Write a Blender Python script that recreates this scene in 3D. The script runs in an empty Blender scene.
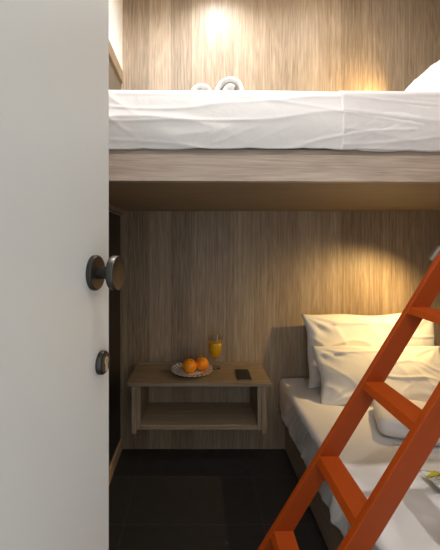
import bpy, bmesh, math, random
from mathutils import Vector, Matrix, noise
random.seed(4)
C = bpy.context.scene
COL = C.collection
PI = math.pi

# ------------------------------------------------------------------ camera
cd = bpy.data.cameras.new('camera'); cam = bpy.data.objects.new('camera', cd); COL.objects.link(cam)
cam.location = (0, 0, 1.2); cam.rotation_euler = (PI/2, 0, 0)
cd.sensor_fit = 'HORIZONTAL'; cd.sensor_width = 36; cd.lens = 340/440*36
cd.shift_x = 23/440; cd.shift_y = -30/440; cd.clip_start = 0.02
C.camera = cam
C.view_settings.view_transform = 'Standard'; C.view_settings.look = 'None'
C.view_settings.gamma = 1; C.view_settings.use_curve_mapping = False
C.view_settings.exposure = 0.0

# ------------------------------------------------------------------ materials
def lin(c):
    f = lambda v: v/12.92 if v <= .04045 else ((v+.055)/1.055)**2.4
    return (f(c[0]/255), f(c[1]/255), f(c[2]/255), 1)

def base_mat(name, col, rough=.5, metal=0, **kw):
    m = bpy.data.materials.new(name); m.use_nodes = True
    b = m.node_tree.nodes['Principled BSDF']
    b.inputs['Base Color'].default_value = lin(col)
    b.inputs['Roughness'].default_value = rough
    b.inputs['Metallic'].default_value = metal
    for k, v in kw.items(): b.inputs[k].default_value = v
    return m, m.node_tree, b

def nd(t, typ, **kw):
    n = t.nodes.new(typ)
    for k, v in kw.items(): setattr(n, k, v)
    return n

def noise_bump(t, b, scale, strength, dist=.01, stretch=(1, 1, 1), detail=4):
    tc = nd(t, 'ShaderNodeTexCoord'); mp = nd(t, 'ShaderNodeMapping'); mp.inputs['Scale'].default_value = stretch
    n = nd(t, 'ShaderNodeTexNoise'); n.inputs['Scale'].default_value = scale; n.inputs['Detail'].default_value = detail
    bp = nd(t, 'ShaderNodeBump'); bp.inputs['Strength'].default_value = strength; bp.inputs['Distance'].default_value = dist
    t.links.new(tc.outputs['Object'], mp.inputs['Vector']); t.links.new(mp.outputs[0], n.inputs['Vector'])
    t.links.new(n.outputs['Fac'], bp.inputs['Height']); t.links.new(bp.outputs[0], b.inputs['Normal'])
    return n

def mathn(t, op, a, b_=None):
    n = nd(t, 'ShaderNodeMath', operation=op)
    for i, v in enumerate((a, b_)):
        if v is None: continue
        if isinstance(v, (int, float)): n.inputs[i].default_value = v
        else: t.links.new(v, n.inputs[i])
    return n.outputs[0]

def wood(name, dark, mid, light, axis='Z', plank=.125, rough=.5, plank_var=.22, seed=0.0):
    """oak veneer, grain running along axis; strips of slightly different tone across it"""
    m, t, b = base_mat(name, mid, rough)
    tc = nd(t, 'ShaderNodeTexCoord'); sp = nd(t, 'ShaderNodeSeparateXYZ')
    t.links.new(tc.outputs['Object'], sp.inputs[0])
    X, Y, Z = sp.outputs
    if axis == 'Z': along, acr, oth = Z, X, Y
    elif axis == 'X': along, acr, oth = X, mathn(t, 'ADD', Z, Y), Y
    else: along, acr, oth = Y, mathn(t, 'ADD', X, Z), X
    if axis == 'Z': acr = mathn(t, 'ADD', X, Y)
    acr = mathn(t, 'ADD', acr, 7.03+seed)
    pid = mathn(t, 'FLOOR', mathn(t, 'DIVIDE', acr, plank))
    wn = nd(t, 'ShaderNodeTexWhiteNoise', noise_dimensions='1D'); t.links.new(pid, wn.inputs['W'])
    off = mathn(t, 'MULTIPLY', wn.outputs['Value'], 13.0)
    def vec(ka, kc):
        c = nd(t, 'ShaderNodeCombineXYZ')
        t.links.new(mathn(t, 'MULTIPLY', acr, kc), c.inputs[0])
        t.links.new(mathn(t, 'ADD', mathn(t, 'MULTIPLY', along, ka), off), c.inputs[1])
        t.links.new(off, c.inputs[2])
        return c.outputs[0]
    big = nd(t, 'ShaderNodeTexNoise'); big.inputs['Scale'].default_value = 1; big.inputs['Detail'].default_value = 3
    t.links.new(vec(.8, 11), big.inputs['Vector'])
    # cathedral rings: contour lines of the stretched noise
    rings = mathn(t, 'FRACT', mathn(t, 'MULTIPLY', big.outputs['Fac'], 13))
    rings = mathn(t, 'ABSOLUTE', mathn(t, 'SUBTRACT', rings, .5))
    fine = nd(t, 'ShaderNodeTexNoise'); fine.inputs['Scale'].default_value = 1; fine.inputs['Detail'].default_value = 5; fine.inputs['Roughness'].default_value = .65
    t.links.new(vec(9, 420), fine.inputs['Vector'])
    med = nd(t, 'ShaderNodeTexNoise'); med.inputs['Scale'].default_value = 1; med.inputs['Detail'].default_value = 3
    t.links.new(vec(1.6, 95), med.inputs['Vector'])
    s = mathn(t, 'MULTIPLY', rings, .22)
    s = mathn(t, 'ADD', s, mathn(t, 'MULTIPLY', fine.outputs['Fac'], .75))
    s = mathn(t, 'ADD', s, mathn(t, 'MULTIPLY', med.outputs['Fac'], .45))
    s = mathn(t, 'ADD', s, mathn(t, 'MULTIPLY', mathn(t, 'SUBTRACT', wn.outputs['Value'], .5), plank_var))
    s = mathn(t, 'SUBTRACT', s, .155)
    r = nd(t, 'ShaderNodeValToRGB'); e = r.color_ramp.elements
    e[0].position = .12; e[0].color = lin(dark); e[1].position = .88; e[1].color = lin(light)
    k = e.new(.5); k.color = lin(mid)
    t.links.new(s, r.inputs[0]); t.links.new(r.outputs[0], b.inputs['Base Color'])
    bp = nd(t, 'ShaderNodeBump'); bp.inputs['Strength'].default_value = .25; bp.inputs['Distance'].default_value = .002
    t.links.new(fine.outputs['Fac'], bp.inputs['Height']); t.links.new(bp.outputs[0], b.inputs['Normal'])
    return m

M = {}
OAK = ((84, 70, 52), (150, 129, 104), (196, 176, 150))
M['wall_wood'] = wood('oak_veneer_wall', *OAK, axis='Z')
M['board_wood'] = wood('oak_veneer_board', (134, 116, 100), (182, 163, 147), (216, 200, 184), axis='X', plank=.5, plank_var=.05, seed=.21)
M['side_wood'] = wood('oak_veneer_side', (110, 92, 75), (145, 122, 102), (170, 148, 127), axis='Y', plank=.5, plank_var=.05, seed=.4)
M['recess_wood'] = wood('grey_brown_side_panel', (88, 78, 64), (112, 100, 84), (130, 118, 100), axis='Z')
M['rail_wood'] = wood('oak_veneer_bed_rail', (120, 102, 84), (164, 143, 122), (190, 170, 150), axis='Y', plank=.5, plank_var=.05)
M['stand_wood'] = wood('oak_veneer_stand', (100, 85, 66), (152, 132, 108), (184, 164, 140), axis='X', plank=.6, plank_var=.05, seed=.33)
M['stand_wood_v'] = wood('oak_veneer_stand_upright', (100, 85, 66), (152, 132, 108), (184, 164, 140), axis='Z', plank=.6, plank_var=.05, seed=.33)
M['light_wood'] = wood('pale_wood_strip', (170, 140, 100), (196, 166, 124), (210, 182, 142), axis='Y', plank=.6, plank_var=.02)
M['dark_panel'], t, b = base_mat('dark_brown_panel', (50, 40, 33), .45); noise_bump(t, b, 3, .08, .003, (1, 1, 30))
M['white_paint'], t, b = base_mat('white_wall_paint', (232, 230, 228), .75); noise_bump(t, b, 180, .06, .002)
M['ceiling_paint'], t, b = base_mat('ceiling_paint', (226, 224, 220), .85); noise_bump(t, b, 150, .06, .002)
M['door_paint'], t, b = base_mat('door_paint', (217, 218, 215), .38); noise_bump(t, b, 60, .03, .002)
M['gunmetal'], t, b = base_mat('dark_gunmetal', (70, 66, 62), .34, .85); noise_bump(t, b, 400, .06, .001)
M['lock_metal'], t, b = base_mat('lock_nickel', (205, 190, 160), .35, .6); noise_bump(t, b, 500, .05, .001)
M['lock_dark'], t, b = base_mat('keyway_dark', (22, 20, 18), .6); noise_bump(t, b, 500, .05, .001)
M['lamp_metal'], t, b = base_mat('lamp_satin_aluminium', (196, 190, 182), .4, .5); noise_bump(t, b, 400, .04, .001)
def cloth(name, col, weave=900, rough=.9, sheen=.1, wr=.12):
    m, t, b = base_mat(name, col, rough)
    b.inputs['Sheen Weight'].default_value = sheen
    tc = nd(t, 'ShaderNodeTexCoord')
    n = nd(t, 'ShaderNodeTexNoise'); n.inputs['Scale'].default_value = weave; n.inputs['Detail'].default_value = 2
    w = nd(t, 'ShaderNodeTexNoise'); w.inputs['Scale'].default_value = 14; w.inputs['Detail'].default_value = 5; w.inputs['Distortion'].default_value = 1.2
    t.links.new(tc.outputs['Object'], n.inputs['Vector']); t.links.new(tc.outputs['Object'], w.inputs['Vector'])
    b1 = nd(t, 'ShaderNodeBump'); b1.inputs['Strength'].default_value = .15; b1.inputs['Distance'].default_value = .001
    b2 = nd(t, 'ShaderNodeBump'); b2.inputs['Strength'].default_value = wr; b2.inputs['Distance'].default_value = .012
    t.links.new(n.outputs['Fac'], b1.inputs['Height']); t.links.new(w.outputs['Fac'], b2.inputs['Height'])
    t.links.new(b1.outputs[0], b2.inputs['Normal']); t.links.new(b2.outputs[0], b.inputs['Normal'])
    return m
M['sheet'] = cloth('white_cotton_sheet', (226, 222, 219))
M['sheet_top'] = cloth('white_cotton_top_sheet', (217, 211, 209))
M['pillow'] = cloth('white_pillow_cotton', (230, 226, 221), wr=.15)
M['duvet'] = cloth('white_duvet_cotton', (222, 217, 215), wr=.2)
M['towel'] = cloth('white_terry', (228, 225, 222), weave=420, wr=.35)
M['core'] = cloth('mattress_ticking', (205, 200, 194))

# ladder paint
M['orange'], t, b = base_mat('orange_ladder_paint', (154, 60, 2), .55, **{'Specular IOR Level': .3})
n = noise_bump(t, b, 30, .12, .002, (1, 1, 1))
# floor tiles, 0.3 deep by 0.6 wide
m, t, b = base_mat('black_floor_tile', (50, 47, 45), .42); M['floor'] = m
tc = nd(t, 'ShaderNodeTexCoord'); mp = nd(t, 'ShaderNodeMapping'); mp.inputs['Location'].default_value = (.314, .06-.02, 0)
br = nd(t, 'ShaderNodeTexBrick'); br.offset = 0
br.inputs['Scale'].default_value = 1; br.inputs['Mortar Size'].default_value = .0016; br.inputs['Mortar Smooth'].default_value = .2
br.inputs['Brick Width'].default_value = .6; br.inputs['Row Height'].default_value = .3
br.inputs['Color1'].default_value = lin((54, 50, 48)); br.inputs['Color2'].default_value = lin((50, 47, 45)); br.inputs['Mortar'].default_value = lin((78, 73, 68))
t.links.new(tc.outputs['Object'], mp.inputs[0]); t.links.new(mp.outputs[0], br.inputs['Vector'])
nn = nd(t, 'ShaderNodeTexNoise'); nn.inputs['Scale'].default_value = 22; nn.inputs['Detail'].default_value = 6
mx = nd(t, 'ShaderNodeMix', data_type='RGBA', blend_type='OVERLAY'); mx.inputs[0].default_value = .35
t.links.new(tc.outputs['Object'], nn.inputs['Vector'])
t.links.new(br.outputs['Color'], mx.inputs[6]); t.links.new(nn.outputs['Fac'], mx.inputs[7]); t.links.new(mx.outputs[2], b.inputs['Base Color'])
bp = nd(t, 'ShaderNodeBump'); bp.inputs['Strength'].default_value = .3; bp.inputs['Distance'].default_value = .002; bp.invert = True
t.links.new(br.outputs['Fac'], bp.inputs['Height']); t.links.new(bp.outputs[0], b.inputs['Normal'])

# orange peel, plate, glass, juice, phone
m, t, b = base_mat('orange_peel', (255, 152, 8), .42); M['peel'] = m
noise_bump(t, b, 160, .35, .002)
M['stalk'], t, b = base_mat('orange_stalk', (96, 110, 48), .7); noise_bump(t, b, 300, .3, .001)
m, t, b = base_mat('patterned_plate', (228, 222, 214), .25); M['plate'] = m
tc = nd(t, 'ShaderNodeTexCoord'); gr = nd(t, 'ShaderNodeSeparateXYZ'); t.links.new(tc.outputs['Object'], gr.inputs[0])
ang = mathn(t, 'ARCTAN2', gr.outputs[1], gr.outputs[0]); rad = mathn(t, 'POWER', mathn(t, 'ADD', mathn(t, 'MULTIPLY', gr.outputs[0], gr.outputs[0]), mathn(t, 'MULTIPLY', gr.outputs[1], gr.outputs[1])), .5)
rays = mathn(t, 'GREATER_THAN', mathn(t, 'SINE', mathn(t, 'ADD', mathn(t, 'MULTIPLY', ang, 26), mathn(t, 'MULTIPLY', rad, 90))), .15)
band = mathn(t, 'GREATER_THAN', rad, .062)
fac = mathn(t, 'MULTIPLY', rays, band)
mx = nd(t, 'ShaderNodeMix', data_type='RGBA'); mx.inputs[6].default_value = lin((232, 227, 219)); mx.inputs[7].default_value = lin((150, 144, 140))
t.links.new(fac, mx.inputs[0]); t.links.new(mx.outputs[2], b.inputs['Base Color'])
M['glass'], t, b = base_mat('clear_glass', (250, 250, 250), .02); b.inputs['Transmission Weight'].default_value = 1; b.inputs['IOR'].default_value = 1.25
M['juice'], t, b = base_mat('orange_juice', (255, 200, 14), .3); noise_bump(t, b, 60, .05, .001)
b.inputs['Subsurface Weight'].default_value = .2; b.inputs['Subsurface Radius'].default_value = (.02, .012, .003)
M['phone'], t, b = base_mat('phone_black_shell', (20, 20, 22), .35); noise_bump(t, b, 300, .03, .001)
M['phone_glass'], t, b = base_mat('phone_screen_glass', (10, 9, 11), .4); noise_bump(t, b, 20, .01, .001)
M['phone_edge'], t, b = base_mat('phone_silver_rim', (150, 146, 140), .3, .8); noise_bump(t, b, 300, .03, .001)
M['white_plastic'], t, b = base_mat('white_plastic', (235, 234, 230), .4); noise_bump(t, b, 200, .03, .001)

# leaf print
m, t, b = base_mat('leaf_print_cotton', (232, 230, 224), .85); M['print'] = m
tc = nd(t, 'ShaderNodeTexCoord')
mp = nd(t, 'ShaderNodeMapping'); mp.inputs['Rotation'].default_value = (0, 0, .7); mp.inputs['Scale'].default_value = (1, 2.6, 1)
v1 = nd(t, 'ShaderNodeTexNoise'); v1.inputs['Scale'].default_value = 11; v1.inputs['Detail'].default_value = 3; v1.inputs['Distortion'].default_value = .8
mp2 = nd(t, 'ShaderNodeMapping'); mp2.inputs['Rotation'].default_value = (0, 0, -.5); mp2.inputs['Scale'].default_value = (1, 3.6, 1)
v2 = nd(t, 'ShaderNodeTexNoise'); v2.inputs['Scale'].default_value = 13; v2.inputs['Detail'].default_value = 2; v2.inputs['Distortion'].default_value = 1.5
t.links.new(tc.outputs['Object'], mp.inputs[0]); t.links.new(mp.outputs[0], v1.inputs['Vector'])
t.links.new(tc.outputs['Object'], mp2.inputs[0]); t.links.new(mp2.outputs[0], v2.inputs['Vector'])
yel = mathn(t, 'GREATER_THAN', v1.outputs['Fac'], .57)
lns = mathn(t, 'LESS_THAN', mathn(t, 'ABSOLUTE', mathn(t, 'SUBTRACT', v2.outputs['Fac'], .5)), .018)
a = nd(t, 'ShaderNodeMix', data_type='RGBA'); a.inputs[6].default_value = lin((232, 230, 224)); a.inputs[7].default_value = lin((206, 188, 32))
c2 = nd(t, 'ShaderNodeMix', data_type='RGBA'); c2.inputs[7].default_value = lin((84, 98, 88))
t.links.new(yel, a.inputs[0]); t.links.new(a.outputs[2], c2.inputs[6]); t.links.new(lns, c2.inputs[0]); t.links.new(c2.outputs[2], b.inputs['Base Color'])

def emis(name, col, s):
    m, t, b = base_mat(name, col, .4)
    b.inputs['Emission Color'].default_value = lin(col); b.inputs['Emission Strength'].default_value = s
    return m
M['warm_lens'] = emis('lamp_lens_lit', (255, 226, 180), 4)
M['cool_lens'] = emis('downlight_lens_lit', (255, 246, 232), 6)

# ------------------------------------------------------------------ mesh helpers
def mesh_obj(name, bm, mat, parent=None, smooth=False, loc=None):
    bmesh.ops.recalc_face_normals(bm, faces=bm.faces)
    me = bpy.data.meshes.new(name); bm.to_mesh(me); bm.free()
    if smooth:
        for p in me.polygons: p.use_smooth = True
    me.materials.append(mat)
    o = bpy.data.objects.new(name, me); COL.objects.link(o)
    if parent: o.parent = parent
    if loc: o.location = loc
    return o

def auto_smooth(o, ang=.6):
    me = o.data
    for p in me.polygons: p.use_smooth = True
    bm = bmesh.new(); bm.from_mesh(me)
    for e in bm.edges:
        if len(e.link_faces) == 2 and e.calc_face_angle(0) > ang: e.smooth = False
    bm.to_mesh(me); bm.free()
    return o

def add_box(bm, x0, x1, y0, y1, z0, z1, bev=0):
    r = bmesh.ops.create_cube(bm, size=1)
    vs = r['verts']
    for v in vs: v.co = Vector((x0+(v.co.x+.5)*(x1-x0), y0+(v.co.y+.5)*(y1-y0), z0+(v.co.z+.5)*(z1-z0)))
    if bev:
        es = list({e for v in vs for e in v.link_edges})
        bmesh.ops.bevel(bm, geom=es, offset=bev, segments=2, affect='EDGES', profile=.5)

def box(name, x0, x1, y0, y1, z0, z1, mat, parent=None, bev=0, loc=None):
    bm = bmesh.new(); add_box(bm, x0, x1, y0, y1, z0, z1, bev)
    return mesh_obj(name, bm, mat, parent, loc=loc)

def lathe(bm, prof, seg=32, mat4=None):
    """revolve (r, h) pairs about local Z"""
    rings = []
    for r, h in prof:
        if r < 1e-6: rings.append([bm.verts.new((0, 0, h))])
        else: rings.append([bm.verts.new((r*math.cos(2*PI*i/seg), r*math.sin(2*PI*i/seg), h)) for i in range(seg)])
    for A, B in zip(rings, rings[1:]):
        for i in range(seg):
            j = (i+1) % seg
            if len(A) == 1 and len(B) == 1: continue
            if len(A) == 1: bm.faces.new((A[0], B[i], B[j]))
            elif len(B) == 1: bm.faces.new((A[i], A[j], B[0]))
            else: bm.faces.new((A[i], A[j], B[j], B[i]))
    if mat4 is not None:
        for R in rings:
            for v in R: v.co = mat4 @ v.co

def prism(bm, pts, y0, y1, bev=0):
    """polygon in XZ extruded along Y"""
    a = [bm.verts.new((p[0], y0, p[1])) for p in pts]; b_ = [bm.verts.new((p[0], y1, p[1])) for p in pts]
    n = len(pts)
    bm.faces.new(a); bm.faces.new(b_[::-1])
    for i in range(n): bm.faces.new((a[i], a[(i+1) % n], b_[(i+1) % n], b_[i]))
    if bev: bmesh.ops.bevel(bm, geom=list({e for v in a+b_ for e in v.link_edges}), offset=bev, segments=2, affect='EDGES', profile=.5)

def tag(o, label=None, cat=None, group=None, kind=None):
    if label: o['label'] = label
    if cat: o['category'] = cat
    if group: o['group'] = group
    if kind: o['kind'] = kind
    return o

def thing(name, loc, label, cat, group=None):
    o = bpy.data.objects.new(name, None); COL.objects.link(o); o.location = loc; o.empty_display_size = .05
    return tag(o, label, cat, group)

def struct(name, x0, x1, y0, y1, z0, z1, mat, bev=0):
    return tag(box(name, x0, x1, y0, y1, z0, z1, mat, bev=bev), kind='structure')

def fbm(p, o=4): return noise.fractal(Vector(p), 1.0, 2.0, o, noise_basis='PERLIN_ORIGINAL')
def ridge(p): return 1-abs(noise.noise(Vector(p)))*2

# ------------------------------------------------------------------ the room
XL, XR, YB, YF, ZC = -.455, 1.56, 2.0, -.30, 2.75
struct('floor', XL-.1, XR+.1, YF-.1, YB+.1, -.05, 0, M['floor'])
struct('ceiling', XL-.1, XR+.1, YF-.1, YB+.1, ZC, ZC+.05, M['ceiling_paint'])
struct('wall_back', XL-.1, XR+.1, YB, YB+.1, 0, ZC, M['wall_wood'])
struct('wall_right', XR, XR+.1, YF, YB, 0, ZC, M['wall_wood'])
struct('wall_left', XL-.1, XL, YF, YB, 0, ZC, M['white_paint'])
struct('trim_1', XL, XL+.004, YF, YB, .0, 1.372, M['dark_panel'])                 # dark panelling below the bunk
struct('trim_2', XL, XL+.006, YF, YB, 1.50, 2.155, M['recess_wood'])                # panel beside the upper bed
struct('trim_4', XL, XL+.017, YF, YB, 2.223, ZC, M['white_paint'])
struct('trim_3', XL, XL+.018, YF, YB, 2.155, 2.222, M['wall_wood'], bev=.002)      # wooden ledge rail
struct('baseboard_left', XL+.0045, XL+.017, YF, YB, 0, .066, M['light_wood'], bev=.002)
bm = bmesh.new()
add_box(bm, XL-.1, -.285, YF-.1, YF, 0, ZC); add_box(bm, .60, XR+.1, YF-.1, YF, 0, ZC); add_box(bm, -.285, .60, YF-.1, YF, 2.12, ZC)
tag(mesh_obj('wall_front', bm, M['white_paint']), kind='structure')

# ------------------------------------------------------------------ the door leaf with its hardware
th = math.radians(9)
EX, EY = -.137, .53
DZ = bpy.data.objects.new('door_1', None); COL.objects.link(DZ); DZ['kind'] = 'structure'
DZ.location = (EX, EY, 0); DZ.rotation_euler = (0, 0, -th)
# local: +X = outward from the visible face, -Y = towards the hinge
box('door_leaf', -.042, 0, -.80, 0, .008, 2.08, M['door_paint'], DZ, bev=.0015)
RX = Matrix.Rotation(PI/2, 4, 'Y')      # local Z -> X
def hw(name, prof, s, z, mat, parent=DZ, seg=40, rot=RX):
    bm = bmesh.new(); lathe(bm, prof, seg, Matrix.Translation((0, -s, z)) @ rot)
    return auto_smooth(mesh_obj(name, bm, mat, parent))
zk, sk = 1.161, .0518
knob = hw('door_knob', [(0, .0265), (.0225, .0265), (.024, .028), (.0243, .0355), (.0235, .037), (.0215, .0374), (0, .0368)], sk, zk, M['gunmetal'])
hw('knob_rose', [(0, 0), (.0248, 0), (.0248, .005), (.0232, .0068), (.0125, .0072), (0, .0072)], sk, zk, M['gunmetal'])
hw('knob_stem', [(.0085, .0072), (.0085, .016), (.0095, .022), (.0110, .0265)], sk, zk, M['gunmetal'])
zl, sl = 1.0275, .031
esc = hw('lock_escutcheon', [(0, 0), (.0170, 0), (.0170, .0055), (.0158, .0075), (.0140, .0088), (0, .0088)], sl, zl, M['gunmetal'])
bm = bmesh.new()                                             # euro-profile cylinder: round head over a narrow tail
pts = []
for i in range(20):
    a_ = math.radians(-55 + i*290/19); pts.append((.0056*math.cos(a_), .0035+.0056*math.sin(a_)))
pts += [(-.0031, -.0108), (0, -.0122), (.0031, -.0108)]
A = [bm.verts.new((.0090, -sl+p[0], zl+p[1])) for p in pts]; B = [bm.verts.new((.0100, -sl+p[0], zl+p[1])) for p in pts]
bm.faces.new(A); bm.faces.new(B[::-1])
for i in range(len(pts)): bm.faces.new((A[i], A[(i+1) % len(pts)], B[(i+1) % len(pts)], B[i]))
cyl = mesh_obj('lock_cylinder', bm, M['lock_metal'], esc); cyl['label'] = 'pale nickel key cylinder'
box('keyway', .0101, .0104, -sl-.0006, -sl+.0006, zl+.0008, zl+.0062, M['lock_dark'], esc)

# ------------------------------------------------------------------ upper bunk: front runs very slightly off square
BT = thing('bunk_platform', (XL, 1.055, 1.40), 'pale oak bunk platform under the upper bed, spanning wall to wall', 'bunk bed')
yaw = math.radians(1.1)
def fy(x): return 1.055 + (x-XL)*math.tan(yaw)      # y of the fascia at x
def skew(o):
    for v in o.data.vertices:
        x = v.co.x                                   # local, origin at left wall
        if v.co.y < .5: v.co.y += x*math.tan(yaw)
LX = XR-XL
o = box('front_board', .002, LX-.002, 0, .030, 0, .084, M['board_wood'], BT, bev=.0015); skew(o)
o = box('platform_panel', .014, LX-.002, .0305, .944, 0, .020, M['side_wood'], BT)
for v in o.data.vertices:
    if v.co.y < .5: v.co.y += v.co.x*math.tan(yaw)
M['under'] = wood('oak_veneer_underside', (104, 88, 64), (146, 126, 98), (176, 154, 124), axis='X', plank=.5, plank_var=.05, seed=.6)
o.data.materials[0] = M['under']
o = box('slat_strip', .002, LX-.002, .006, .030, .0845, .102, M['board_wood'], BT, bev=.001); skew(o)
box('wall_batten', .001, .030, .05, .93, -.024, -.0005, M['side_wood'], BT, bev=.001)

# upper mattress with fitted sheet
def sheet_grid(name, us, prof_fn, mat, parent, thick=.003, loc=(0, 0, 0)):
    bm = bmesh.new(); rows = [[bm.verts.new(p) for p in prof_fn(u)] for u in us]
    for a, b_ in zip(rows, rows[1:]):
        for i in range(len(a)-1): bm.faces.new((a[i], a[i+1], b_[i+1], b_[i]))
    me = bpy.data.meshes.new(name)
    bmesh.ops.recalc_face_normals(bm, faces=bm.faces); bm.to_mesh(me); bm.free()
    for p in me.polygons: p.use_smooth = True
    me.materials.append(mat)
    o = bpy.data.objects.new(name, me); COL.objects.link(o)
    if parent: o.parent = parent
    o.location = loc
    md = o.modifiers.new('cloth_thickness', 'SOLIDIFY'); md.thickness = thick; md.offset = 0
    return o
def lerp(a, b_, t_): return a+(b_-a)*t_
def sstep(a, b_, v):
    t_ = max(0, min(1, (v-a)/(b_-a))); return t_*t_*(3-2*t_)

UM = thing('upper_mattress', (0, 1.52, 1.503), 'mattress on the upper bunk under a tightly tucked white fitted sheet', 'mattress')
o = box('mattress_core', XL+.035, XR-.03, -.42, .45, 0, .168, M['core'], UM, bev=.02)
for v in o.data.vertices:
    if v.co.y < 0: v.co.y += (v.co.x-XL)*math.tan(yaw)
def upper_profile(x0, x1, extra=0, hem=None, seedv=0, amp=1.0, back=.44):
    def fn(u):
        x = u; out = []
        yf = fy(x)-.006-1.52                    # front plane, local y
        nz = 46
        hemz = (-.007+.006*fbm((x*2.1+seedv, 1, 0), 2)+.004*max(0, ridge((x*6+seedv, 3, 0)))**3) if hem is None else hem
        top = .184+.003*fbm((x*2.3, 5, 0))
        pts = []
        for i in range(nz):                      # front, hem up to top
            t_ = i/(nz-1); z = lerp(hemz, top-.022, t_)
            # long sideways creases plus gathers near the hem and corner
            d = .0050*max(0, ridge((x*1.1+seedv, z*11+x*1.1, .3)))**6 * (.35+.65*sstep(.2, -.3, x))
            d += .0022*max(0, ridge((x*1.6+seedv, z*16+x*.6, 1.7)))**8
            d += .0050*max(0, ridge((x*7-z*15+seedv, z*2, 4.1)))**5 * sstep(.85, .0, t_)*max(0, .25+1.2*noise.noise(Vector((x*1.9+seedv, 9, 0))))
            d += .004*fbm((x*2, z*5, seedv), 2)
            d += .011*math.sin(min(1, t_)*PI)    # belly of the sheet
            if x < XL+.30:
                k = sstep(XL+.34, XL+.05, x); d += k*.006*max(0, ridge((x*7+z*10, 2.2, 1)))**4
            pts.append(Vector((x, yf-extra-d*amp, z)))
        for i in range(1, 9):                    # rounded top edge
            a_ = i/8*PI/2
            pts.append(Vector((x, yf-extra+.022*(1-math.cos(a_)), top-.022+.022*math.sin(a_)+extra)))
        for i in range(1, 26):
            y = lerp(yf+.022, back, i/25)
            pts.append(Vector((x, y, top+extra+.003*fbm((x*4, y*4, seedv))+.002*ridge((x*5+y*3, y*6, seedv))**3)))
        return pts
    return fn
us = [XL+.03+(XR-XL-.055)*i/330 for i in range(331)]
sheet_grid('fitted_sheet', us, upper_profile(XL, XR), M['sheet'], UM, .003)
# top sheet laid over the right half, its edge falling down the front
def ts_fn():
    f0 = upper_profile(.45, XR, extra=.0025, seedv=6.0, amp=.85, back=.40)
    def fn(u): return f0(u + .004*math.sin(u*9))
    return fn
TS = thing('top_sheet', (0, 1.52, 1.503), 'white top sheet tucked down the right half of the upper mattress', 'bed sheet')
us = [.456+(XR-.035-.456)*i/190 for i in range(191)]
o = sheet_grid('sheet_cloth', us, ts_fn(), M['sheet_top'], TS, .003)

# ------------------------------------------------------------------ pillows
def pillow(name, w, h, d, mat, seedv, flat=0, cr=1.0, loc=(0, 0, 0), rot=(0, 0, 0), parent=None, n=64):
    """pillow with its face in local XY, thickness in Z"""
    bm = bmesh.new(); grids = []
    for side in (1, -1):
        g = []
        for j in range(n+1):
            row = []
            for i in range(n+1):
                a_, b_ = i/n*2-1, j/n*2-1
                # drawn-in edges between full corners
                px = a_*w/2*(1-.055*(1-b_*b_)) ; py = b_*h/2*(1-.075*(1-a_*a_))
                e = max(0, 1-abs(a_)**2.6)**.55*max(0, 1-abs(b_)**2.6)**.55
                q = Vector((a_*2.2+seedv, b_*1.6, side*3+seedv))
                wr = (.009*max(0, ridge((a_*.9+b_*.9+seedv, b_*1.5-a_*.8, side+seedv)))**5 + .006*max(0, ridge((a_*2+seedv, b_*1.4+a_*1.4, 5+side)))**6 + .018*noise.noise(q))*cr
                # gathers running out of the corners
                rc = math.hypot(1-abs(a_), 1-abs(b_)); ac = math.atan2(1-abs(b_), 1-abs(a_))
                wr += cr*.006*math.sin(ac*13+seedv*3)*math.exp(-((rc-.38)/.24)**2)
                z = side*(e*d/2 + wr*min(1, e*1.6)) if 0 < i < n and 0 < j < n else 0
                edge = 1-e
                px += cr*.005*edge*math.sin(b_*5+seedv); py += cr*.005*edge*math.sin(a_*6+seedv*2)
                row.append((px, py, z+.012*cr*math.sin(a_*3+seedv)*edge))
            g.append(row)
        grids.append(g)
    V = {}
    for s in (0, 1):
        for j in range(n+1):
            for i in range(n+1):
                bd = i in (0, n) or j in (0, n)
                if s == 1 and bd: V[(1, i, j)] = V[(0, i, j)]
                else: V[(s, i, j)] = bm.verts.new(grids[s][j][i])
    for s in (0, 1):
        for j in range(n):
            for i in range(n):
                f = [V[(s, i, j)], V[(s, i+1, j)], V[(s, i+1, j+1)], V[(s, i, j+1)]]
                bm.faces.new(f if s == 0 else f[::-1])
    o = mesh_obj(name, bm, mat, parent, smooth=True)
    o.location = loc; o.rotation_euler = rot
    return o
# upper bed: pillow leaning on the right wall
p = pillow('pillow', .68, .50, .15, M['pillow'], 2.2, loc=(1.085, 1.43, 1.93), rot=(0, math.radians(-39), 0), cr=.5)
tag(p, 'white pillow leaning up at the right end of the upper bunk', 'pillow')
# lower bed: back pillow upright at wall, front pillow leaning on it
p = pillow('pillow', .745, .40, .13, M['pillow'], 5.1, loc=(.968, 1.895, .622), rot=(math.radians(79), math.radians(-1), 0), cr=1.0)
tag(p, 'tall white pillow standing against the back wall, brightly lit by the lamp', 'pillow')
p = pillow('pillow', .68, .295, .115, M['pillow'], 8.4, loc=(.945, 1.725, .542), rot=(math.radians(62), 0, 0), cr=.8)
tag(p, 'white pillow on the lower bed leaning in front of the taller one', 'pillow')

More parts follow.
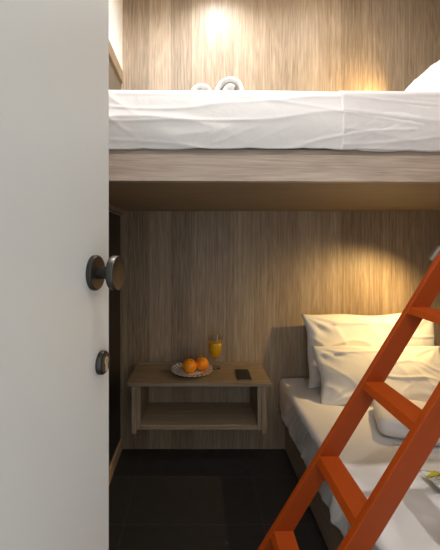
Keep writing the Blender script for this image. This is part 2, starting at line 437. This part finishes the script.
# ------------------------------------------------------------------ rolled towels on the upper bed
def roll(name, r_out, turns, length, tk, start, mat, tail=0):
    bm = bmesh.new(); N = 90
    r_in = r_out-turns*tk*1.12
    path = []
    for i in range(N+1):
        t_ = i/N; a_ = start+t_*turns*2*PI; r = lerp(r_in, r_out, t_)-tk/2
        path.append((r*math.cos(a_), r*math.sin(a_), math.cos(a_), math.sin(a_)))
    secs = []
    M_ = 14
    for x, z, nx, nz in path:
        ring = []
        for k in range(8):                      # rounded cross-section (terry fold) swept in y
            pass
        secs.append((x, z, nx, nz))
    ys = [-length/2 + length*k/M_ for k in range(M_+1)]
    L = []
    for (x, z, nx, nz) in secs:
        ring = []
        for y in ys:
            e = .5*tk*(1-(abs(y)/(length/2))**8*.55)
            j = .0018*noise.noise(Vector((x*40, y*40, z*40)))
            ring.append(bm.verts.new((x+nx*(e+j), y, z+nz*(e+j))))
        for y in ys[::-1]:
            e = .5*tk*(1-(abs(y)/(length/2))**8*.55)
            ring.append(bm.verts.new((x-nx*e, y, z-nz*e)))
        L.append(ring)
    K = len(L[0])
    for a, b_ in zip(L, L[1:]):
        for i in range(K): bm.faces.new((a[i], a[(i+1) % K], b_[(i+1) % K], b_[i]))
    bm.faces.new(L[0][::-1]); bm.faces.new(L[-1])
    return mesh_obj(name, bm, mat, smooth=True)
tw = roll('rolled_towel', .073, 1.75, .24, .023, .9, M['towel']); tw.location = (.134, 1.365, 1.767); tw.rotation_euler = (0, 0, math.radians(-4))
tag(tw, 'larger white terry towel rolled up near the front edge of the upper bed', 'towel', 'rolled towels on the upper bed')
tw = roll('rolled_towel', .046, 1.2, .20, .022, 1.6, M['towel']); tw.location = (.012, 1.30, 1.7375); tw.rotation_euler = (0, 0, math.radians(6)); tw.scale = (1.1, 1, .95)
tag(tw, 'smaller flatter white towel roll left of the larger towel roll', 'towel', 'rolled towels on the upper bed')

# ------------------------------------------------------------------ lower bed
FR = thing('bed_frame', (.517, .02, 0), 'dull oak base of the lower bed standing on the black tiles', 'bed frame')
box('side_rail', 0, .022, 0, 1.972, .0, .215, M['rail_wood'], FR, bev=.0015)
box('end_rail', .0225, 1.02, .0, .022, .0, .215, M['board_wood'], FR, bev=.0015)
box('base_board', .0225, 1.02, .0225, 1.972, .18, .214, M['under'], FR)
LMt = thing('lower_mattress', (1.02, 1.0, .216), 'mattress of the lower bed under a crumpled white sheet hanging over the side', 'mattress')
box('mattress_core', -.515, .525, -.97, .97, 0, .188, M['core'], LMt, bev=.02)
def low_profile(u):
    y = u; out = []
    # hem of the overhanging sheet, local z (0 = .216)
    wy = y+1.0
    hem = .012+.018*fbm((wy*2.6, 3, 7))+.012*ridge((wy*7, 0, 2))
    nz = 34; xo = -.536
    pts = []
    for i in range(nz):
        t_ = i/(nz-1); z = lerp(hem, .180, t_)
        k = 1-t_
        d = k*(.006*math.sin(wy*34+2.2*noise.noise(Vector((wy*4, z*3, 0)))*3)+.006*ridge((wy*11+z*4, z*1.5, 0))**2-.004)
        d += .005*ridge((wy*20+z*16, z*5, 3))**4
        d += .006*fbm((wy*3, z*5, 1))*k
        d = max(d, -.006)
        pts.append(Vector((xo-d-.004*k, y, z)))
    for i in range(1, 8):
        a_ = i/7*PI/2
        pts.append(Vector((xo+.024*(1-math.cos(a_)), y, .180+.022*math.sin(a_))))
    for i in range(1, 60):
        x = lerp(xo+.024, .53, i/59)
        z = .202+.003*fbm((x*4, wy*4, 2))+.005*ridge((x*3+wy*2, wy*5-x, 2))**4 + .003*ridge((x*7-wy*4, wy*3, 6))**5
        pts.append(Vector((x, y, z)))
    return pts
us = [-.975+1.965*i/300 for i in range(301)]
sheet_grid('fitted_sheet', us, low_profile, M['sheet'], LMt, .003)

# folded duvet: soft-edged slab along the right of the bed
def soft_slab(name, sx, sy, sz, mat, seedv, amp=.006, rnd=.45, loc=(0, 0, 0), rotz=0, n=(60, 70, 12), power=4.0):
    """rounded slab; origin at centre of its underside"""
    bm = bmesh.new(); nx, ny, nz = n
    bmesh.ops.create_cube(bm, size=2)
    bm.free(); bm = bmesh.new()
    V = {}
    def pt(i, j, k):
        key = (i, j, k)
        if key in V: return V[key]
        a_, b_, c = i/nx*2-1, j/ny*2-1, k/nz*2-1
        # cube -> rounded slab: pull the rim in where |c| is large
        r = sz*rnd
        x = a_*sx/2; y = b_*sy/2; z = c*sz/2
        cx = max(-sx/2+r, min(sx/2-r, x)); cy = max(-sy/2+r, min(sy/2-r, y)); cz = max(-sz/2+r, min(sz/2-r, z))
        d = Vector((x-cx, y-cy, z-cz))
        if d.length > 1e-9: d = d.normalized()*r
        P = Vector((cx, cy, cz))+d
        nrm = d.normalized() if d.length > 1e-9 else Vector((0, 0, 1))
        w = amp*(ridge((P.x*5+seedv, P.y*4, P.z*9))**3-.4+.9*fbm((P.x*4, P.y*4, P.z*4+seedv)))
        if c > -.6: P += nrm*w
        P.z = max(P.z, -sz/2)
        V[key] = bm.verts.new((P.x, P.y, P.z+sz/2)); return V[key]
    for k in (0, nz):
        for i in range(nx):
            for j in range(ny): bm.faces.new((pt(i, j, k), pt(i+1, j, k), pt(i+1, j+1, k), pt(i, j+1, k)))
    for j in (0, ny):
        for i in range(nx):
            for k in range(nz): bm.faces.new((pt(i, j, k), pt(i+1, j, k), pt(i+1, j, k+1), pt(i, j, k+1)))
    for i in (0, nx):
        for j in range(ny):
            for k in range(nz): bm.faces.new((pt(i, j, k), pt(i, j+1, k), pt(i, j+1, k+1), pt(i, j, k+1)))
    o = mesh_obj(name, bm, mat, smooth=True); o.location = loc; o.rotation_euler = (0, 0, rotz)
    return o
d = soft_slab('folded_blanket', .56, .27, .075, M['duvet'], 7.7, amp=.004, rnd=.48, loc=(1.035, 1.385, .4275), rotz=math.radians(-22))
tag(d, 'small white folded blanket lying on the lower bed before the pillows', 'blanket')
c_ = pillow('cushion', .37, .36, .045, M['print'], 1.3, loc=(.93, .965, .450), rot=(0, 0, math.radians(2)), cr=.25, n=40)
tag(c_, 'flat cushion with a yellow and grey leaf print lying on the lower bed', 'cushion')

# ------------------------------------------------------------------ nightstand, hung on the back wall
NS = thing('nightstand', (.0105, 1.725, .235), 'open oak box shelf mounted on the back wall beside the lower bed', 'nightstand')
# local coords relative to that point
W2 = .3665
box('top', -W2, W2, 0, .272, .246, .265, M['stand_wood'], NS, bev=.0015)
for sgn in (-1, 1):
    x0, x1 = (-.345, -.322) if sgn < 0 else (.322, .345)
    box('side_panel', x0, x1, .012, .272, .0, .2455, M['stand_wood_v'], NS, bev=.0015)
    x0, x1 = (-.3215, -.300) if sgn < 0 else (.300, .3215)
    box('inner_panel', x0, x1, .018, .272, .018, .2455, M['stand_wood_v'], NS, bev=.001)
box('shelf', -.2995, .2995, .018, .272, .018, .040, M['stand_wood'], NS, bev=.001)
box('back_strip', -.352, .352, .258, .272, .2655, .278, M['stand_wood'], NS, bev=.001)
NZ = .5005

# plate and oranges
PL = bmesh.new()
lathe(PL, [(0, .0015), (.045, .0015), (.052, 0), (.058, .001), (.085, .008), (.112, .0165), (.1165, .0180), (.1165, .0200), (.112, .0195), (.084, .0112), (.058, .0045), (.05, .0038), (0, .0038)], 72)
pl = auto_smooth(mesh_obj('plate', PL, M['plate'], loc=(-.028, 1.872, NZ)), 1.2)
tag(pl, 'shallow pale plate with a grey patterned rim on the nightstand', 'plate')
def orange(x, y, r, rz, label):
    bm = bmesh.new(); bmesh.ops.create_uvsphere(bm, u_segments=32, v_segments=20, radius=r)
    for v in bm.verts:
        u = v.co.normalized(); k = 1+.015*noise.noise(u*2+Vector((x*9, y, 0))) - .05*math.exp(-((1-u.z)/.03)) - .02*math.exp(-((1+u.z)/.05))
        v.co = u*r*k; v.co.z *= .96
    o = mesh_obj('orange', bm, M['peel'], smooth=True); o.location = (x, y, NZ+.0045+r*.945); o.rotation_euler = (.35, .2, rz)
    bm = bmesh.new(); lathe(bm, [(0, .0), (.0035, .0), (.0028, .0022), (0, .0026)], 10)
    mesh_obj('stalk', bm, M['stalk'], o, loc=(0, 0, r*.905))
    return tag(o, label, 'orange', 'oranges on the plate')
orange(-.040, 1.852, .0385, .4, 'left orange on the plate, nearer the nightstand edge')
orange(.028, 1.888, .0378, 2.0, 'right orange on the plate, nearer the juice glass')

# juice goblet
G = thing('juice_glass', (.104, 1.935, NZ), 'stemmed glass of orange juice standing behind the plate', 'glass')
bm = bmesh.new()
lathe(bm, [(0, .0), (.030, .0), (.0305, .0015), (.022, .0035), (.006, .007), (.0042, .014), (.0042, .045), (.0065, .056), (.016, .064), (.028, .080), (.0345, .105), (.0385, .150), (.0405, .178),
           (.0395, .178), (.0373, .150), (.0333, .105), (.0268, .0815), (.015, .0662), (0, .0645)], 48)
auto_smooth(mesh_obj('goblet', bm, M['glass'], G), .7)
bm = bmesh.new()
lathe(bm, [(0, .0655), (.0154, .0665), (.0272, .0815), (.0337, .105), (.0374, .1455), (.0370, .1462), (0, .1462)], 48)
j = auto_smooth(mesh_obj('orange_juice', bm, M['juice'], G), .7); j['label'] = 'bright yellow orange juice'
bm = bmesh.new(); lathe(bm, [(0, 0), (.0022, 0), (.0022, .115), (0, .115)], 10, Matrix.Translation((.004, .0, .074)) @ Matrix.Rotation(.08, 4, 'Y'))
mesh_obj('pale_rod', bm, M['white_plastic'], G, smooth=True)  # slim white rod rising through the juice past the rim

# phone
PH = thing('mobile_phone', (.248, 1.825, NZ), 'black mobile phone lying on the right of the nightstand', 'phone')
PH.rotation_euler = (0, 0, math.radians(-1))
box('phone_body', -.0365, .0365, -.069, .069, 0, .0075, M['phone'], PH, bev=.003)
box('screen', -.0335, .0335, -.066, .066, .0076, .0083, M['phone_glass'], PH, bev=.0002)
box('bottom_rim', -.030, .030, -.0698, -.0691, .002, .0055, M['phone_edge'], PH)['label'] = 'silver bottom rim'

# ------------------------------------------------------------------ ladder
LD = thing('ladder', (.04, .9, 0), 'bright orange painted wooden ladder leaning towards the upper bunk', 'ladder')
SL = 1.64
def lx(z): return .566+(z-.879)/SL      # x of the rails' upper-left edge at height z
wd = .0635                               # horizontal width of a rail
z0, z1 = .002, 1.47
for yy in (1.034, .777):
    bm = bmesh.new()
    prism(bm, [(lx(z0)-.04, z0), (lx(z0)+wd-.04, z0), (lx(z1)+wd-.04, z1), (lx(z1)-.04, z1)], yy-.9, yy+.020-.9, bev=.0025)
    mesh_obj('rail', bm, M['orange'], LD)
for k in range(6):
    z = .105+.2265*k
    bm = bmesh.new()
    xa = lx(z)+.002-.04; hh = .020
    xb = lx(z)+wd-.003-.04
    prism(bm, [(xa-hh/SL+.001, z-hh), (xb-hh/SL, z-hh), (xb, z), (xa, z)], .7975-.9, 1.0335-.9, bev=.0015)
    mesh_obj('rung', bm, M['orange'], LD)

# ------------------------------------------------------------------ lamps
def aim(o, d): o.rotation_euler = Vector(d).to_track_quat('-Z', 'Y').to_euler()
def reading_lamp(pos, dirv, power, label, size=math.radians(160)):
    R = thing('reading_lamp', pos, label, 'lamp', 'reading lamps on the right wall')
    d = Vector(dirv).normalized(); q = d.to_track_quat('Z', 'Y').to_matrix().to_4x4()
    # head: open cylinder, mouth at the origin, body behind
    bm = bmesh.new()
    lathe(bm, [(.0125, -.004), (.0125, .0), (.0150, .0), (.0155, -.003), (.0155, -.062), (.0120, -.070), (.0, -.071)], 28, q)
    auto_smooth(mesh_obj('lamp_head', bm, M['lamp_metal'], R))
    bm = bmesh.new(); lathe(bm, [(0, -.006), (.0122, -.006), (.0122, -.005), (0, -.005)], 24, q)
    mesh_obj('lens', bm, M['warm_lens'], R)
    # arm from head to wall plate
    a = d*-.071; wx = XR-pos[0]-.008
    bpt = Vector((wx, 0, a.z+.03))
    cu = bpy.data.curves.new('arm', 'CURVE'); cu.dimensions = '3D'; cu.bevel_depth = .0045; cu.bevel_resolution = 3
    s = cu.splines.new('BEZIER'); s.bezier_points.add(1)
    p0, p1 = s.bezier_points
    p0.co = a*.98; p0.handle_left = a*.9; p0.handle_right = a*2.0
    p1.co = bpt; p1.handle_left = bpt-Vector((.08, 0, 0)); p1.handle_right = bpt
    ao = bpy.data.objects.new('arm_curve', cu); COL.objects.link(ao)
    me = bpy.data.meshes.new_from_object(ao.evaluated_get(bpy.context.evaluated_depsgraph_get())) if False else None
    bpy.context.view_layer.update()
    me = bpy.data.meshes.new_from_object(ao.evaluated_get(bpy.context.evaluated_depsgraph_get()))
    bpy.data.objects.remove(ao)
    for p_ in me.polygons: p_.use_smooth = True
    me.materials.clear(); me.materials.append(M['lamp_metal'])
    arm = bpy.data.objects.new('arm', me); COL.objects.link(arm); arm.parent = R
    bm = bmesh.new(); lathe(bm, [(0, 0), (.028, 0), (.028, -.006), (.025, -.008), (0, -.008)], 32, Matrix.Translation((XR-pos[0]-.001, 0, bpt.z)) @ Matrix.Rotation(PI/2, 4, 'Y'))
    auto_smooth(mesh_obj('wall_plate', bm, M['lamp_metal'], R))
    l = bpy.data.lights.new('reading_light', 'SPOT'); l.energy = power; l.color = (1, .68, .28); l.spot_size = size; l.spot_blend = 1; l.shadow_soft_size = .014
    lo = bpy.data.objects.new('reading_light', l); COL.objects.link(lo); lo.location = Vector(pos)+d*.004; aim(lo, d)
reading_lamp((1.13, 1.65, 1.134), (-.18, .26, -.42), 24, 'small satin metal reading lamp lighting the lower bed, just behind the ladder', math.radians(138))
reading_lamp((1.13, 1.86, 1.965), (-.75, .26, .24), 20, 'small reading lamp low behind the upper bed pillow', math.radians(150))

def downlight(x, y, label, power, size, col=(1, .95, .89), blend=.8, tilt=(0, 0, -1), soft=.03, k=1.0):
    R = thing('ceiling_downlight', (x, y, ZC), label, 'ceiling light', 'ceiling downlights')
    bm = bmesh.new(); lathe(bm, [(.030, -.001), (.045, -.001), (.045, -.006), (.034, -.008), (.030, -.004)], 40); R.scale = (k, k, 1); auto_smooth(mesh_obj('trim_ring', bm, M['white_plastic'], R))
    bm = bmesh.new(); lathe(bm, [(0, -.0012), (.029, -.0012), (.029, -.003), (0, -.003)], 32); mesh_obj('lens', bm, M['cool_lens'], R)
    l = bpy.data.lights.new('downlight', 'SPOT'); l.energy = power; l.color = col; l.spot_size = size; l.spot_blend = blend; l.shadow_soft_size = soft
    lo = bpy.data.objects.new('downlight', l); COL.objects.link(lo); lo.location = (x, y, ZC-.012); aim(lo, tilt)
downlight(.125, 1.77, 'small round ceiling downlight close to the back wall', 33, math.radians(140), tilt=(0, .05, -1), blend=1, col=(.87, .93, 1))
downlight(-.22, .88, 'ceiling downlight beyond the open door, in front of the bunk', 66, math.radians(172), col=(1, .98, .95), soft=.02, blend=.3)
downlight(.25, .22, 'added fill downlight just inside the doorway, softly lighting the bunk front', 42, math.radians(172), col=(1, .98, .96), soft=.10, blend=.3)  # added fill, no known fixture; lifts the mattress front, fascia and door
downlight(.70, 1.50, 'added fill downlight above the upper bed, brightening the upper wall', 10, math.radians(170), col=(1, .96, .93), soft=.05, blend=.4)  # added to brighten the upper walls and mattress top; not a known fixture

w = bpy.data.worlds.new('world'); C.world = w; w.use_nodes = True
bg = w.node_tree.nodes['Background']; bg.inputs[0].default_value = (.84, .94, 1.0, 1); bg.inputs[1].default_value = 1.35
